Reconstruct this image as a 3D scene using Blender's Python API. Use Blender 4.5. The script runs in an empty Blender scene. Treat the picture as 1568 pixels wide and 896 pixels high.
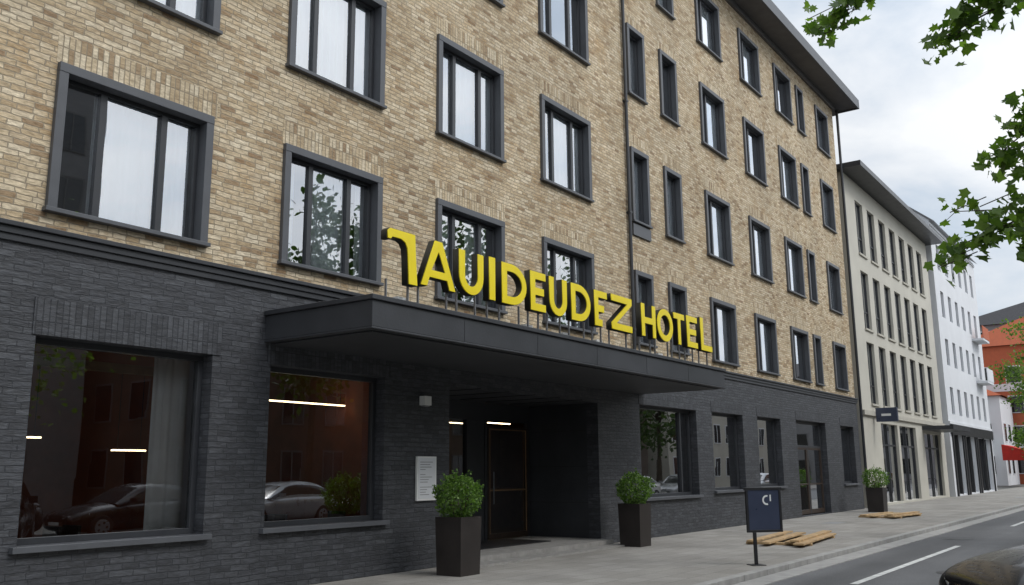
import bpy, math, random
from mathutils import Vector, Matrix, noise
random.seed(7)
R=math.radians
scene=bpy.context.scene
scene.view_settings.view_transform='Standard'
try: scene.view_settings.look='None'
except Exception: pass
scene.view_settings.exposure=0

# ------------------------------------------------------------ materials
def mat_new(name):
    m=bpy.data.materials.new(name); m.use_nodes=True
    nt=m.node_tree; nt.nodes.clear()
    out=nt.nodes.new('ShaderNodeOutputMaterial')
    return m,nt,out
def N(nt,t,**kw):
    n=nt.nodes.new(t)
    for k,v in kw.items():
        if k.startswith('_'): setattr(n,k[1:],v)
        else: n.inputs[k.replace('__',' ')].default_value=v
    return n
def L(nt,a,b): nt.links.new(a,b)
def c4(c): return (c[0],c[1],c[2],1)
def ramp(nt,fac,stops,interp='LINEAR'):
    r=nt.nodes.new('ShaderNodeValToRGB'); r.color_ramp.interpolation=interp
    e=r.color_ramp.elements
    while len(e)<len(stops): e.new(0.5)
    for el,(p,c) in zip(e,stops): el.position=p; el.color=c4(c)
    L(nt,fac,r.inputs[0]); return r
def mixc(nt,fac,a,b,mode='MIX'):
    m=nt.nodes.new('ShaderNodeMix'); m.data_type='RGBA'; m.blend_type=mode
    for i,v in ((0,fac),(6,a),(7,b)):
        if hasattr(v,'is_linked') or hasattr(v,'links'): L(nt,v,m.inputs[i])
        elif isinstance(v,(int,float)): m.inputs[i].default_value=v
        else: m.inputs[i].default_value=c4(v)
    return m.outputs[2]
def math_(nt,op,a,b=0.0,c=None):
    m=nt.nodes.new('ShaderNodeMath'); m.operation=op
    for i,v in enumerate((a,b,c)):
        if v is None: continue
        if isinstance(v,(int,float)): m.inputs[i].default_value=v
        else: L(nt,v,m.inputs[i])
    return m.outputs[0]
def simple(name,col,rough=.6,metal=0,var=.15,scale=3,bump=.0,bscale=60,spec=.5,coat=0):
    m,nt,out=mat_new(name)
    b=N(nt,'ShaderNodeBsdfPrincipled',Roughness=rough,Metallic=metal)
    b.inputs['Specular IOR Level'].default_value=spec
    b.inputs['Coat Weight'].default_value=coat
    tc=N(nt,'ShaderNodeTexCoord')
    n=N(nt,'ShaderNodeTexNoise',Scale=scale,Detail=4.0,Roughness=.6); L(nt,tc.outputs['Object'],n.inputs['Vector'])
    lo=[x*(1-var) for x in col]; hi=[min(1,x*(1+var)) for x in col]
    r=ramp(nt,n.outputs[0],[(.3,lo),(.7,hi)]); L(nt,r.outputs[0],b.inputs['Base Color'])
    rr=math_(nt,'MULTIPLY_ADD',n.outputs[0],.25,rough-.12); L(nt,rr,b.inputs['Roughness'])
    if bump>0:
        n2=N(nt,'ShaderNodeTexNoise',Scale=bscale,Detail=3.0); L(nt,tc.outputs['Object'],n2.inputs['Vector'])
        bp=N(nt,'ShaderNodeBump',Strength=bump,Distance=.01); L(nt,n2.outputs[0],bp.inputs['Height']); L(nt,bp.outputs[0],b.inputs['Normal'])
    L(nt,b.outputs[0],out.inputs[0]); return m
def brick(name,stops,mortar,bw=.27,rh=.075,ms=.007,rough=.8,soldier=False,bumpd=.012,bstr=.8,spec=.3,large=.18,wob=.012,patch=None):
    m,nt,out=mat_new(name)
    b=N(nt,'ShaderNodeBsdfPrincipled',Roughness=rough); b.inputs['Specular IOR Level'].default_value=spec
    tc=N(nt,'ShaderNodeTexCoord'); sp=N(nt,'ShaderNodeSeparateXYZ'); L(nt,tc.outputs['Object'],sp.inputs[0])
    u=math_(nt,'ADD',sp.outputs[0],sp.outputs[1]); v=sp.outputs[2]
    n1=N(nt,'ShaderNodeTexNoise',Scale=2.2,Detail=1.0); L(nt,tc.outputs['Object'],n1.inputs['Vector'])
    n2=N(nt,'ShaderNodeTexNoise',Scale=14.0,Detail=1.0); L(nt,tc.outputs['Object'],n2.inputs['Vector'])
    o1=math_(nt,'MULTIPLY_ADD',n1.outputs[0],wob*3,-wob*1.5); o2=math_(nt,'MULTIPLY_ADD',n2.outputs[0],wob*1.6,-wob*.8)
    vv=math_(nt,'ADD',math_(nt,'ADD',v,o1),o2)
    uu=math_(nt,'ADD',u,math_(nt,'MULTIPLY_ADD',n2.outputs[0],wob*3,0))
    cb=N(nt,'ShaderNodeCombineXYZ'); L(nt,uu,cb.inputs[0]); L(nt,vv,cb.inputs[1])
    bt=N(nt,'ShaderNodeTexBrick',Scale=1.0); bt.offset=.5 if not soldier else 0; bt.offset_frequency=2; bt.squash=.72 if not soldier else 1; bt.squash_frequency=3
    bt.inputs['Color1'].default_value=(0,0,0,1); bt.inputs['Color2'].default_value=(1,1,1,1); bt.inputs['Mortar'].default_value=(.5,.5,.5,1)
    bt.inputs['Mortar Size'].default_value=ms; bt.inputs['Mortar Smooth'].default_value=.35
    bt.inputs['Brick Width'].default_value=bw; bt.inputs['Row Height'].default_value=rh
    L(nt,cb.outputs[0],bt.inputs['Vector'])
    r=ramp(nt,bt.outputs['Color'],stops)
    mp=N(nt,'ShaderNodeMapping'); mp.inputs['Scale'].default_value=(9,9,30); L(nt,tc.outputs['Object'],mp.inputs[0])
    n3=N(nt,'ShaderNodeTexNoise',Scale=1.0,Detail=3.0,Roughness=.65); L(nt,mp.outputs[0],n3.inputs['Vector'])
    f3=ramp(nt,n3.outputs[0],[(.3,(.62,.60,.58)),(.7,(1.25,1.25,1.25))])
    col=mixc(nt,1.0,r.outputs[0],f3.outputs[0],'MULTIPLY')
    if patch:
        n5=N(nt,'ShaderNodeTexNoise',Scale=1.3,Detail=4.0,Roughness=.7); L(nt,tc.outputs['Object'],n5.inputs['Vector'])
        f5=ramp(nt,n5.outputs[0],[(.36,(1.06,1.05,1.03)),(.5,(1,1,1)),(.68,patch)]); col=mixc(nt,1.0,col,f5.outputs[0],'MULTIPLY')
    col=mixc(nt,bt.outputs['Fac'],col,mortar)
    n4=N(nt,'ShaderNodeTexNoise',Scale=.45,Detail=3.0,Roughness=.6); L(nt,tc.outputs['Object'],n4.inputs['Vector'])
    f4=ramp(nt,n4.outputs[0],[(.3,(1-large,)*3),(.7,(1+large*.6,)*3)])
    col=mixc(nt,1.0,col,f4.outputs[0],'MULTIPLY')
    L(nt,col,b.inputs['Base Color'])
    h=math_(nt,'SUBTRACT',1.0,bt.outputs['Fac'])
    h=math_(nt,'MULTIPLY',h,math_(nt,'MULTIPLY_ADD',bt.outputs['Color'],.7,.65))
    h=math_(nt,'ADD',h,math_(nt,'MULTIPLY',n3.outputs[0],.9))
    bp=N(nt,'ShaderNodeBump',Strength=bstr,Distance=bumpd); L(nt,h,bp.inputs['Height']); L(nt,bp.outputs[0],b.inputs['Normal'])
    L(nt,b.outputs[0],out.inputs[0]); return m
tan=[(0,(.31,.215,.13)),(.14,(.45,.345,.215)),(.38,(.56,.45,.30)),(.62,(.61,.505,.35)),(.86,(.69,.595,.44)),(1,(.46,.36,.235))]
M={}
M['brick']=brick('buff_brick',tan,(.32,.265,.19),bw=.26,rh=.072,ms=.008,patch=(.84,.73,.60),bumpd=.018)
M['soldier']=brick('soldier_brick',tan,(.29,.24,.17),bw=.075,rh=.40,ms=.008,soldier=True,wob=.004)
gr=[(0,(.038,.040,.046)),(.5,(.051,.054,.062)),(1,(.069,.073,.082))]
M['base']=brick('painted_dark_brick',gr,(.028,.030,.035),bw=.32,rh=.078,rough=.55,spec=.5,bumpd=.014,large=.12)
M['basesold']=brick('painted_soldier_brick',gr,(.022,.024,.029),bw=.078,rh=.42,soldier=True,rough=.55,spec=.5,wob=.003)
M['frame']=simple('window_frame_paint',(.082,.086,.095),.5,var=.12,bump=.1)
M['sash']=simple('sash_paint',(.034,.036,.041),.4,var=.1)
M['canopy']=simple('canopy_cladding',(.036,.038,.043),.5,var=.25,scale=1.2,bump=.15,bscale=30)
M['soffit']=simple('soffit_panel',(.040,.042,.047),.6,var=.2,scale=.8)
M['roof']=simple('roof_slate',(.06,.06,.065),.7,var=.3,scale=8,bump=.3)
M['eave']=simple('eave_board',(.11,.105,.105),.6,var=.2)
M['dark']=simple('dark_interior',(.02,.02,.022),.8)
M['room']=simple('room_wall',(.20,.19,.18),.8)
M['lobby']=simple('lobby_wall',(.30,.085,.035),.7,var=.3,scale=1)
M['hall']=simple('entrance_hall_wall',(.20,.11,.06),.7,var=.3,scale=1)
M['floor']=simple('lobby_floor',(.10,.08,.06),.5)
M['wood']=simple('door_wood',(.040,.026,.018),.4,var=.3,scale=6)
M['plank']=simple('raw_timber',(.46,.31,.16),.75,var=.3,scale=5,bump=.2)
M['brasstrim']=simple('bronze_trim',(.22,.13,.065),.45,var=.2)
M['stone']=simple('step_stone',(.26,.25,.235),.7,var=.2,scale=6,bump=.2)
M['white']=simple('white_render',(.66,.67,.69),.8,var=.05,scale=.6)
M['cream']=simple('cream_render',(.50,.475,.41),.85,var=.08,scale=.6,bump=.15)
M['cream2']=simple('cream_trim',(.44,.415,.355),.85,var=.07)
M['redr']=simple('terracotta_render',(.42,.11,.05),.8,var=.1)
M['greyr']=simple('grey_render',(.20,.20,.205),.85,var=.1)
M['brownr']=simple('brown_render',(.10,.075,.058),.85,var=.1)
M['dimframe']=simple('dim_window_frame',(.13,.13,.13),.7,var=.1)  # plain dim grey, toned down so the reflected facades stay dark
M['planter']=simple('planter_metal',(.024,.019,.017),.45,var=.25,bump=.05)
M['soil']=simple('soil',(.03,.02,.012),.95,bump=.5)
M['yellow']=simple('sign_yellow',(.86,.68,.008),.35,var=.05)
M['signside']=simple('sign_return',(.03,.028,.02),.5)
M['metal']=simple('steel',(.25,.25,.26),.4,metal=.8)
M['black']=simple('black_metal',(.02,.02,.022),.45)
M['panelblue']=simple('board_panel',(.045,.055,.090),.3,var=.1)
M['paper']=simple('paper_white',(.75,.75,.73),.6,var=.03)
M['ink']=simple('print_grey',(.25,.25,.25),.7)
M['linew']=simple('road_paint',(.62,.62,.60),.7,var=.25,scale=5)
M['bark']=simple('bark',(.085,.065,.045),.9,var=.35,scale=10,bump=.6,bscale=25)
M['tire']=simple('tyre',(.018,.018,.018),.8)
M['rim']=simple('alloy',(.45,.45,.46),.3,metal=.9)
M['lampg']=simple('headlamp',(.35,.37,.4),.15,metal=.3)
M['carblk']=simple('black_car_paint',(.010,.010,.012),.26,var=.1,coat=.35,spec=.4)
M['carsil']=simple('silver_car_paint',(.42,.43,.45),.3,metal=.4,coat=1)
M['carwht']=simple('white_car_paint',(.7,.7,.7),.3,coat=1)
M['carglass']=simple('car_glass',(.012,.014,.016),.12,spec=.9)
M['redcloth']=simple('red_awning_cloth',(.55,.03,.02),.8)
def emis(name,c,s):
    m,nt,out=mat_new(name); e=N(nt,'ShaderNodeEmission',Strength=s); e.inputs[0].default_value=c4(c); L(nt,e.outputs[0],out.inputs[0]); return m
M['led']=emis('linear_lamp_glow',(1,.76,.46),7.0)
def glass(name,tint,k,base,wav=.12):
    m,nt,out=mat_new(name)
    fr=N(nt,'ShaderNodeFresnel',IOR=1.5)
    f=math_(nt,'MULTIPLY_ADD',fr.outputs[0],k,base); cl=N(nt,'ShaderNodeClamp'); L(nt,f,cl.inputs[0]); cl.inputs[2].default_value=.95
    tr=N(nt,'ShaderNodeBsdfTransparent'); tr.inputs[0].default_value=c4(tint)
    gl=N(nt,'ShaderNodeBsdfGlossy',Roughness=.0); gl.inputs[0].default_value=(.95,.97,1,1)
    tc=N(nt,'ShaderNodeTexCoord'); n=N(nt,'ShaderNodeTexNoise',Scale=.9,Detail=1.0); L(nt,tc.outputs['Object'],n.inputs['Vector'])
    bp=N(nt,'ShaderNodeBump',Strength=wav,Distance=.02); L(nt,n.outputs[0],bp.inputs['Height']); L(nt,bp.outputs[0],gl.inputs['Normal'])
    mx=N(nt,'ShaderNodeMixShader'); L(nt,cl.outputs[0],mx.inputs[0]); L(nt,tr.outputs[0],mx.inputs[1]); L(nt,gl.outputs[0],mx.inputs[2])
    L(nt,mx.outputs[0],out.inputs[0]); return m
M['glass']=glass('window_glass',(.88,.92,.93),2.5,.24)
M['sglass']=glass('shop_glass',(.76,.77,.76),2.6,.15,.05)
def curtain_mat():
    m,nt,out=mat_new('sheer_curtain')
    d=N(nt,'ShaderNodeBsdfDiffuse'); d.inputs[0].default_value=(.92,.94,.97,1)
    t=N(nt,'ShaderNodeBsdfTransparent')
    tc=N(nt,'ShaderNodeTexCoord'); w=N(nt,'ShaderNodeTexNoise',Scale=4.0); L(nt,tc.outputs['Object'],w.inputs['Vector'])
    mx=N(nt,'ShaderNodeMixShader'); L(nt,math_(nt,'MULTIPLY_ADD',w.outputs[0],.2,-.03),mx.inputs[0]); L(nt,d.outputs[0],mx.inputs[1]); L(nt,t.outputs[0],mx.inputs[2]); L(nt,mx.outputs[0],out.inputs[0]); return m
M['curtain']=curtain_mat()
def leafmat(name,a,b):
    m,nt,out=mat_new(name)
    g=N(nt,'ShaderNodeNewGeometry'); r=ramp(nt,g.outputs['Random Per Island'],[(0,a),(1,b)])
    d=N(nt,'ShaderNodeBsdfPrincipled',Roughness=.5); L(nt,r.outputs[0],d.inputs['Base Color'])
    t=N(nt,'ShaderNodeBsdfTranslucent'); L(nt,mixc(nt,1.0,r.outputs[0],(1.4,1.7,.6),'MULTIPLY'),t.inputs[0])
    mx=N(nt,'ShaderNodeMixShader',Fac=.42); L(nt,d.outputs[0],mx.inputs[1]); L(nt,t.outputs[0],mx.inputs[2]); L(nt,mx.outputs[0],out.inputs[0]); return m
M['leaf']=leafmat('maple_leaf',(.05,.10,.018),(.17,.26,.05))
M['farleaf']=leafmat('street_tree_leaf',(.025,.05,.012),(.07,.12,.03))
M['shrubleaf']=leafmat('shrub_leaf',(.045,.10,.018),(.18,.29,.06))
def paving():
    m,nt,out=mat_new('paving_slabs')
    b=N(nt,'ShaderNodeBsdfPrincipled',Roughness=.8)
    tc=N(nt,'ShaderNodeTexCoord')
    bt=N(nt,'ShaderNodeTexBrick',Scale=1.0); bt.inputs['Brick Width'].default_value=.6; bt.inputs['Row Height'].default_value=.4
    bt.inputs['Mortar Size'].default_value=.006; bt.inputs['Mortar Smooth'].default_value=.3
    bt.inputs['Color1'].default_value=(.28,.265,.24,1); bt.inputs['Color2'].default_value=(.34,.325,.30,1); bt.inputs['Mortar'].default_value=(.16,.15,.14,1)
    L(nt,tc.outputs['Object'],bt.inputs['Vector'])
    n=N(nt,'ShaderNodeTexNoise',Scale=.5,Detail=6.0,Roughness=.65); L(nt,tc.outputs['Object'],n.inputs['Vector'])
    f=ramp(nt,n.outputs[0],[(.3,(.70,.69,.68)),(.65,(1.08,1.07,1.06))])
    n2=N(nt,'ShaderNodeTexNoise',Scale=45.0,Detail=2.0); L(nt,tc.outputs['Object'],n2.inputs['Vector'])
    f2=ramp(nt,n2.outputs[0],[(.3,(.82,)*3),(.7,(1.12,)*3)])
    vo=N(nt,'ShaderNodeTexVoronoi',Scale=2.6); L(nt,tc.outputs['Object'],vo.inputs['Vector'])
    f6=ramp(nt,vo.outputs['Distance'],[(.03,(.6,)*3),(.06,(1,)*3)])
    c=mixc(nt,1.0,mixc(nt,1.0,bt.outputs[0],f.outputs[0],'MULTIPLY'),f2.outputs[0],'MULTIPLY'); c=mixc(nt,.6,c,mixc(nt,1.0,c,f6.outputs[0],'MULTIPLY')); L(nt,c,b.inputs['Base Color'])
    bp=N(nt,'ShaderNodeBump',Strength=.4,Distance=.005); L(nt,math_(nt,'SUBTRACT',n2.outputs[0],bt.outputs['Fac']),bp.inputs['Height']); L(nt,bp.outputs[0],b.inputs['Normal'])
    L(nt,b.outputs[0],out.inputs[0]); return m
def asphalt():
    m,nt,out=mat_new('asphalt')
    b=N(nt,'ShaderNodeBsdfPrincipled',Roughness=.75)
    tc=N(nt,'ShaderNodeTexCoord')
    n=N(nt,'ShaderNodeTexNoise',Scale=.35,Detail=6.0,Roughness=.65); L(nt,tc.outputs['Object'],n.inputs['Vector'])
    mp=N(nt,'ShaderNodeMapping'); mp.inputs['Scale'].default_value=(.05,1.1,1); L(nt,tc.outputs['Object'],mp.inputs[0])
    n3=N(nt,'ShaderNodeTexNoise',Scale=1.0,Detail=2.0); L(nt,mp.outputs[0],n3.inputs['Vector'])
    n2=N(nt,'ShaderNodeTexNoise',Scale=80.0,Detail=2.0); L(nt,tc.outputs['Object'],n2.inputs['Vector'])
    a=ramp(nt,n.outputs[0],[(.3,(.085,.086,.09)),(.7,(.135,.136,.14))])
    f=ramp(nt,n2.outputs[0],[(.3,(.6,)*3),(.7,(1.3,)*3)]); f3=ramp(nt,n3.outputs[0],[(.35,(.78,)*3),(.65,(1.18,)*3)])
    c=mixc(nt,1.0,mixc(nt,1.0,a.outputs[0],f.outputs[0],'MULTIPLY'),f3.outputs[0],'MULTIPLY'); L(nt,c,b.inputs['Base Color'])
    bp=N(nt,'ShaderNodeBump',Strength=.5,Distance=.004); L(nt,n2.outputs[0],bp.inputs['Height']); L(nt,bp.outputs[0],b.inputs['Normal'])
    L(nt,b.outputs[0],out.inputs[0]); return m
M['paving']=paving(); M['asphalt']=asphalt()
M['kerb']=simple('kerb_granite',(.33,.32,.305),.75,var=.2,scale=4,bump=.3)
M['earth']=simple('ground_cover',(.12,.12,.11),.9,var=.2,scale=.1)

# ------------------------------------------------------------ mesh builder
class MB:
    def __init__(s): s.v=[];s.f=[];s.m=[];s.mats=[]
    def mi(s,k):
        if k not in s.mats: s.mats.append(k)
        return s.mats.index(k)
    def face(s,pts,k):
        b=len(s.v); s.v+= [tuple(p) for p in pts]; s.f.append(tuple(range(b,b+len(pts)))); s.m.append(s.mi(k))
    def box(s,x0,x1,y0,y1,z0,z1,k):
        b=len(s.v); s.v+=[(x0,y0,z0),(x1,y0,z0),(x1,y1,z0),(x0,y1,z0),(x0,y0,z1),(x1,y0,z1),(x1,y1,z1),(x0,y1,z1)]
        for f in ((0,3,2,1),(4,5,6,7),(0,1,5,4),(1,2,6,5),(2,3,7,6),(3,0,4,7)): s.f.append(tuple(b+i for i in f)); s.m.append(s.mi(k))
    def tube(s,pts,rad,k,n=8,cap=True):
        pts=[Vector(p) for p in pts]; b=len(s.v)
        for i,p in enumerate(pts):
            d=(pts[min(i+1,len(pts)-1)]-pts[max(i-1,0)]).normalized()
            a=d.cross(Vector((0,0,1)) if abs(d.z)<.9 else Vector((1,0,0))).normalized(); c=d.cross(a)
            r=rad[i] if isinstance(rad,(list,tuple)) else rad
            for j in range(n):
                t=2*math.pi*j/n; s.v.append(tuple(p+a*r*math.cos(t)+c*r*math.sin(t)))
        for i in range(len(pts)-1):
            for j in range(n):
                s.f.append((b+i*n+j,b+i*n+(j+1)%n,b+(i+1)*n+(j+1)%n,b+(i+1)*n+j)); s.m.append(s.mi(k))
        if cap:
            s.f.append(tuple(b+j for j in range(n))[::-1]); s.m.append(s.mi(k))
            e=b+(len(pts)-1)*n; s.f.append(tuple(e+j for j in range(n))); s.m.append(s.mi(k))
    def wall(s,x0,x1,z0,z1,ops,y,k,d=.35,rk=None):
        xs=sorted({x0,x1}|{o[0] for o in ops}|{o[1] for o in ops}); zs=sorted({z0,z1}|{o[2] for o in ops}|{o[3] for o in ops})
        xs=[x for x in xs if x0<=x<=x1]; zs=[z for z in zs if z0<=z<=z1]
        for i in range(len(xs)-1):
            for j in range(len(zs)-1):
                cx=(xs[i]+xs[i+1])/2; cz=(zs[j]+zs[j+1])/2
                if any(o[0]<cx<o[1] and o[2]<cz<o[3] for o in ops): continue
                s.face([(xs[i],y,zs[j]),(xs[i+1],y,zs[j]),(xs[i+1],y,zs[j+1]),(xs[i],y,zs[j+1])],k)
        rk=rk or k
        for a,b,c,e in ops:
            s.face([(a,y,c),(a,y+d,c),(a,y+d,e),(a,y,e)],rk); s.face([(b,y,c),(b,y,e),(b,y+d,e),(b,y+d,c)],rk)
            s.face([(a,y,e),(a,y+d,e),(b,y+d,e),(b,y,e)],rk); s.face([(a,y,c),(b,y,c),(b,y+d,c),(a,y+d,c)],rk)
    def room(s,x0,x1,y0,y1,z0,z1,k,fk=None):
        s.face([(x0,y1,z0),(x1,y1,z0),(x1,y1,z1),(x0,y1,z1)],k)
        s.face([(x0,y0,z0),(x0,y1,z0),(x0,y1,z1),(x0,y0,z1)],k); s.face([(x1,y0,z0),(x1,y0,z1),(x1,y1,z1),(x1,y1,z0)],k)
        s.face([(x0,y0,z0),(x1,y0,z0),(x1,y1,z0),(x0,y1,z0)],fk or k); s.face([(x0,y0,z1),(x0,y1,z1),(x1,y1,z1),(x1,y0,z1)],k)
    def obj(s,name,parent=None,smooth=False,bevel=0,loc=None,rotz=0,subsurf=0):
        me=bpy.data.meshes.new(name); me.from_pydata(s.v,[],s.f)
        for k in s.mats: me.materials.append(M[k])
        me.polygons.foreach_set('material_index',s.m)
        if smooth: me.polygons.foreach_set('use_smooth',[True]*len(s.f))
        me.update(); o=bpy.data.objects.new(name,me); scene.collection.objects.link(o)
        if parent: o.parent=parent
        if loc: o.location=loc
        o.rotation_euler[2]=rotz
        if bevel:
            b=o.modifiers.new('b','BEVEL'); b.width=bevel; b.segments=2; b.limit_method='ANGLE'
        if subsurf:
            b=o.modifiers.new('s','SUBSURF'); b.levels=subsurf; b.render_levels=subsurf
        return o
def empty(name,loc=(0,0,0)):
    o=bpy.data.objects.new(name,None); o.location=loc; scene.collection.objects.link(o); return o

# ------------------------------------------------------------ ground
g=MB(); g.face([(-600,-600,-.11),(900,-600,-.11),(900,600,-.11),(-600,600,-.11)],'earth'); g.obj('ground')
g=MB(); g.face([(-60,-14.5,-.104),(400,-14.5,-.104),(400,-5.0,-.104),(-60,-5.0,-.104)],'asphalt'); g.obj('road')
g=MB(); g.box(-60,400,-4.78,.2,-.3,0,'paving'); g.box(-60,400,-20,-14.68,-.3,0,'paving'); g.obj('pavement')
g=MB()
x=-40.0
while x<130:
    g.box(x,x+.992,-4.95,-4.78,-.3,.004,'kerb'); g.box(x,x+.992,-14.68,-14.5,-.3,.004,'kerb'); x+=1.0
g.box(-60,400,-5.35,-4.955,-.3,-.085,'kerb')
g.obj('kerb',bevel=.008)
g=MB()
for a,b in [(-12,-6),(0,5),(14.6,22.8),(31,37),(45,51),(59,65),(73,79)]:
    g.face([(a,-6.48,-.099),(b,-6.48,-.099),(b,-6.36,-.099),(a,-6.36,-.099)],'linew')
g.obj('lane_marking')
g=MB()
for (cx,cy,r) in [(25,-6.0,.33),(17,-7.4,.3)]:
    g.face([(cx+r*math.cos(t*math.pi/12),cy+r*math.sin(t*math.pi/12),-.0985) for t in range(24)],'black')
g.face([(28.2,-2.2,.004),(29.2,-2.2,.004),(29.2,-1.7,.004),(28.2,-1.7,.004)],'ink')
g.face([(56,-4.1,.004),(57.6,-4.1,.004),(57.6,-3.3,.004),(56,-3.3,.004)],'ink')
g.obj('manhole_cover')

# ------------------------------------------------------------ hotel building
hotel=empty('hotel_building')
Zr=[(4.68,6.58),(7.84,9.86),(11.32,13.33),(14.66,16.58)]
cols=[(-3.4,-1.2,3),(-.1,2.1,3),(5.28,7.52,3),(8.82,10.96,3),(12.42,14.52,3),(15.95,18.07,3),(20.12,21.1,1),(22.05,23.12,1),(24.8,26.66,2),(28.32,30.2,2),(31.75,33.6,2),(34.25,35.1,1),(36.7,38.35,2)]
X0,X1=-6.0,39.35
ops=[(a,b,z0,z1) for a,b,n in cols for z0,z1 in Zr]
w=MB(); w.wall(X0,X1,4.36,17.25,ops,0,'brick',d=.02)
w.face([(X1,0,4.36),(X1,14,4.36),(X1,14,17.25),(X1,0,17.25)],'brick'); w.face([(X0,0,4.36),(X0,0,17.25),(X0,14,17.25),(X0,14,4.36)],'brick')
w.face([(X0,14,0),(X0,14,17.25),(X1,14,17.25),(X1,14,0)],'brick')
w.obj('brick_wall',hotel)
w=MB()
for a,b,n in cols:
    for i,(z0,z1) in enumerate(Zr):
        h=.38 if i<3 else .3
        w.box(a-.02,b+.08,-.006,.01,z1+.005,z1+h,'soldier')
w.obj('soldier_courses',hotel)
fr=MB(); sa=MB(); gl=MB(); cu=MB(); rm=MB()
def curtain(x0,x1,z0,z1,y,amp=.03,freq=9):
    n=max(6,int((x1-x0)*40)); b=len(cu.v); ph=random.random()*9
    k=cu.mi('curtain')
    for i in range(n+1):
        xx=x0+(x1-x0)*i/n; yy=y+amp*math.sin(xx*freq*2*math.pi*.55+ph+1.3*math.sin(xx*5+ph))
        cu.v+=[(xx,yy,z0),(xx,yy,z1)]
    for i in range(n): cu.f.append((b+2*i,b+2*i+2,b+2*i+3,b+2*i+1)); cu.m.append(k)
for ci,(a,b,n) in enumerate(cols):
    for ri,(z0,z1) in enumerate(Zr):
        t=.12; p=-.07
        fr.box(a,b,p,.26,z1-t,z1,'frame'); fr.box(a-.03,b+.03,p-.03,.26,z0,z0+.055,'frame')
        fr.box(a,a+t,p+.004,.26,z0+.055,z1-t,'frame'); fr.box(b-t,b,p+.004,.26,z0+.055,z1-t,'frame')
        xa,xb,za,zb=a+t,b-t,z0+.055,z1-t
        y0,y1=.10,.17; s=.055
        sa.box(xa,xb,y0,y1,zb-s,zb,'sash'); sa.box(xa,xb,y0,y1,za,za+s,'sash')
        sa.box(xa,xa+s,y0,y1,za+s,zb-s,'sash'); sa.box(xb-s,xb,y0,y1,za+s,zb-s,'sash')
        W=xb-xa
        cuts=[] if n==1 else ([xa+W*.28,xa+W*.72] if n==3 else [xa+W*.36])
        ed=[xa+s]
        for c in cuts:
            sa.box(c-.045,c+.045,y0-.012,y1,za+s,zb-s,'sash'); ed+= [c-.045,c+.045]
        ed.append(xb-s)
        for i in range(0,len(ed),2):
            tilt=random.uniform(-.006,.006); t2=random.uniform(-.004,.008)
            gl.face([(ed[i],.14+tilt,za+s),(ed[i+1],.14-tilt,za+s),(ed[i+1],.14-tilt+t2,zb-s),(ed[i],.14+tilt+t2,zb-s)],'glass')
        rm.room(a+.02,b-.02,.262,2.6,z0+.02,z1-.02,'room')
        mode=random.random()
        if (ci,ri)==(2,0): curtain(a+.62,b-.15,z0,z1,.25)
        elif (ci,ri)==(3,0): curtain(a+.1,a+.5,z0,z1,.28); curtain(a+.80,b-.42,z0,z1,.26,.035); curtain(b-.3,b-.1,z0,z1,.3)
        elif ri==0 and ci in (4,5): curtain(a+.1,a+.8,z0,z1,.25); curtain(a+1.15,a+1.9,z0,z1,.26)
        elif mode<.72: curtain(a+.1,b-.1,z0,z1,.235)
        elif mode<.88: curtain(a+.1,a+(b-a)*.35,z0,z1,.25); curtain(a+(b-a)*.58,b-.1,z0,z1,.25)
        else: curtain(a+.1,a+(b-a)*.3,z0,z1,.25)
fr.obj('window_surrounds',hotel,bevel=.006); sa.obj('window_sashes',hotel)
pn=MB(); pn.box(20.12,21.1,-.05,.005,7.5,7.80,'frame'); pn.obj('spandrel_panel',hotel)

lob=[(-3.6,-1.2,.85,3.18),(-.3,2.1,.85,3.18),(5.30,7.72,.83,3.2),(8.72,11.12,.85,3.16),(20.1,23.4,.95,3.2),(24.45,26.75,1.03,3.22),(27.95,30.05,1.07,3.24),(36.8,38.6,1.03,3.26)]
door2=(31.6,34.9,.02,3.28)
ent=(12.8,18.08,-.05,3.12)
B=MB(); by=-.04
B.wall(X0,X1,-.1,4.36,lob+[door2,ent],by,'base',d=.30)
B.face([(X1,by,-.1),(X1,14,-.1),(X1,14,4.36),(X1,by,4.36)],'base'); B.face([(X0,by,-.1),(X0,by,4.36),(X0,14,4.36),(X0,14,-.1)],'base')
B.obj('base_wall',hotel)
q=MB()
q.box(X0-.02,X1+.02,-.10,.02,4.32,4.40,'sash'); q.box(X0-.02,X1+.02,-.14,.02,4.404,4.46,'sash'); q.box(X0-.02,X1+.02,-.075,.0,4.24,4.318,'sash')
q.obj('string_course',hotel,bevel=.006)
q=MB()
for o in lob[:4]: q.box(o[0]-.05,o[1]+.12,by-.014,by+.01,o[3]+.005,o[3]+.44,'basesold')
for o in lob[4:]+[door2]: q.box(o[0]-.03,o[1]+.05,by-.008,by+.01,o[3]+.005,o[3]+.30,'basesold')
q.obj('painted_lintels',hotel)
q=MB(); G2=MB()
for o in lob:
    a,b,z0,z1=o; s=.075
    q.box(a,b,.16,.255,z1-s,z1,'sash'); q.box(a,b,.16,.255,z0,z0+s,'sash'); q.box(a,a+s,.16,.255,z0+s,z1-s,'sash'); q.box(b-s,b,.16,.255,z0+s,z1-s,'sash')
    q.box(a-.08,b+.08,-.13,.16,z0-.07,z0-.002,'frame')
    G2.face([(a+s,.21,z0+s),(b-s,.213,z0+s),(b-s,.211,z1-s),(a+s,.21,z1-s)],'sglass')
q.box(22.72,22.80,.15,.255,1.03,3.12,'sash')
a,b,z0,z1=door2
q.box(a,b,.16,.25,z1-.1,z1,'sash'); q.box(a,a+.1,.16,.25,z0,z1-.1,'sash'); q.box(b-.1,b,.16,.25,z0,z1-.1,'sash')
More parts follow.
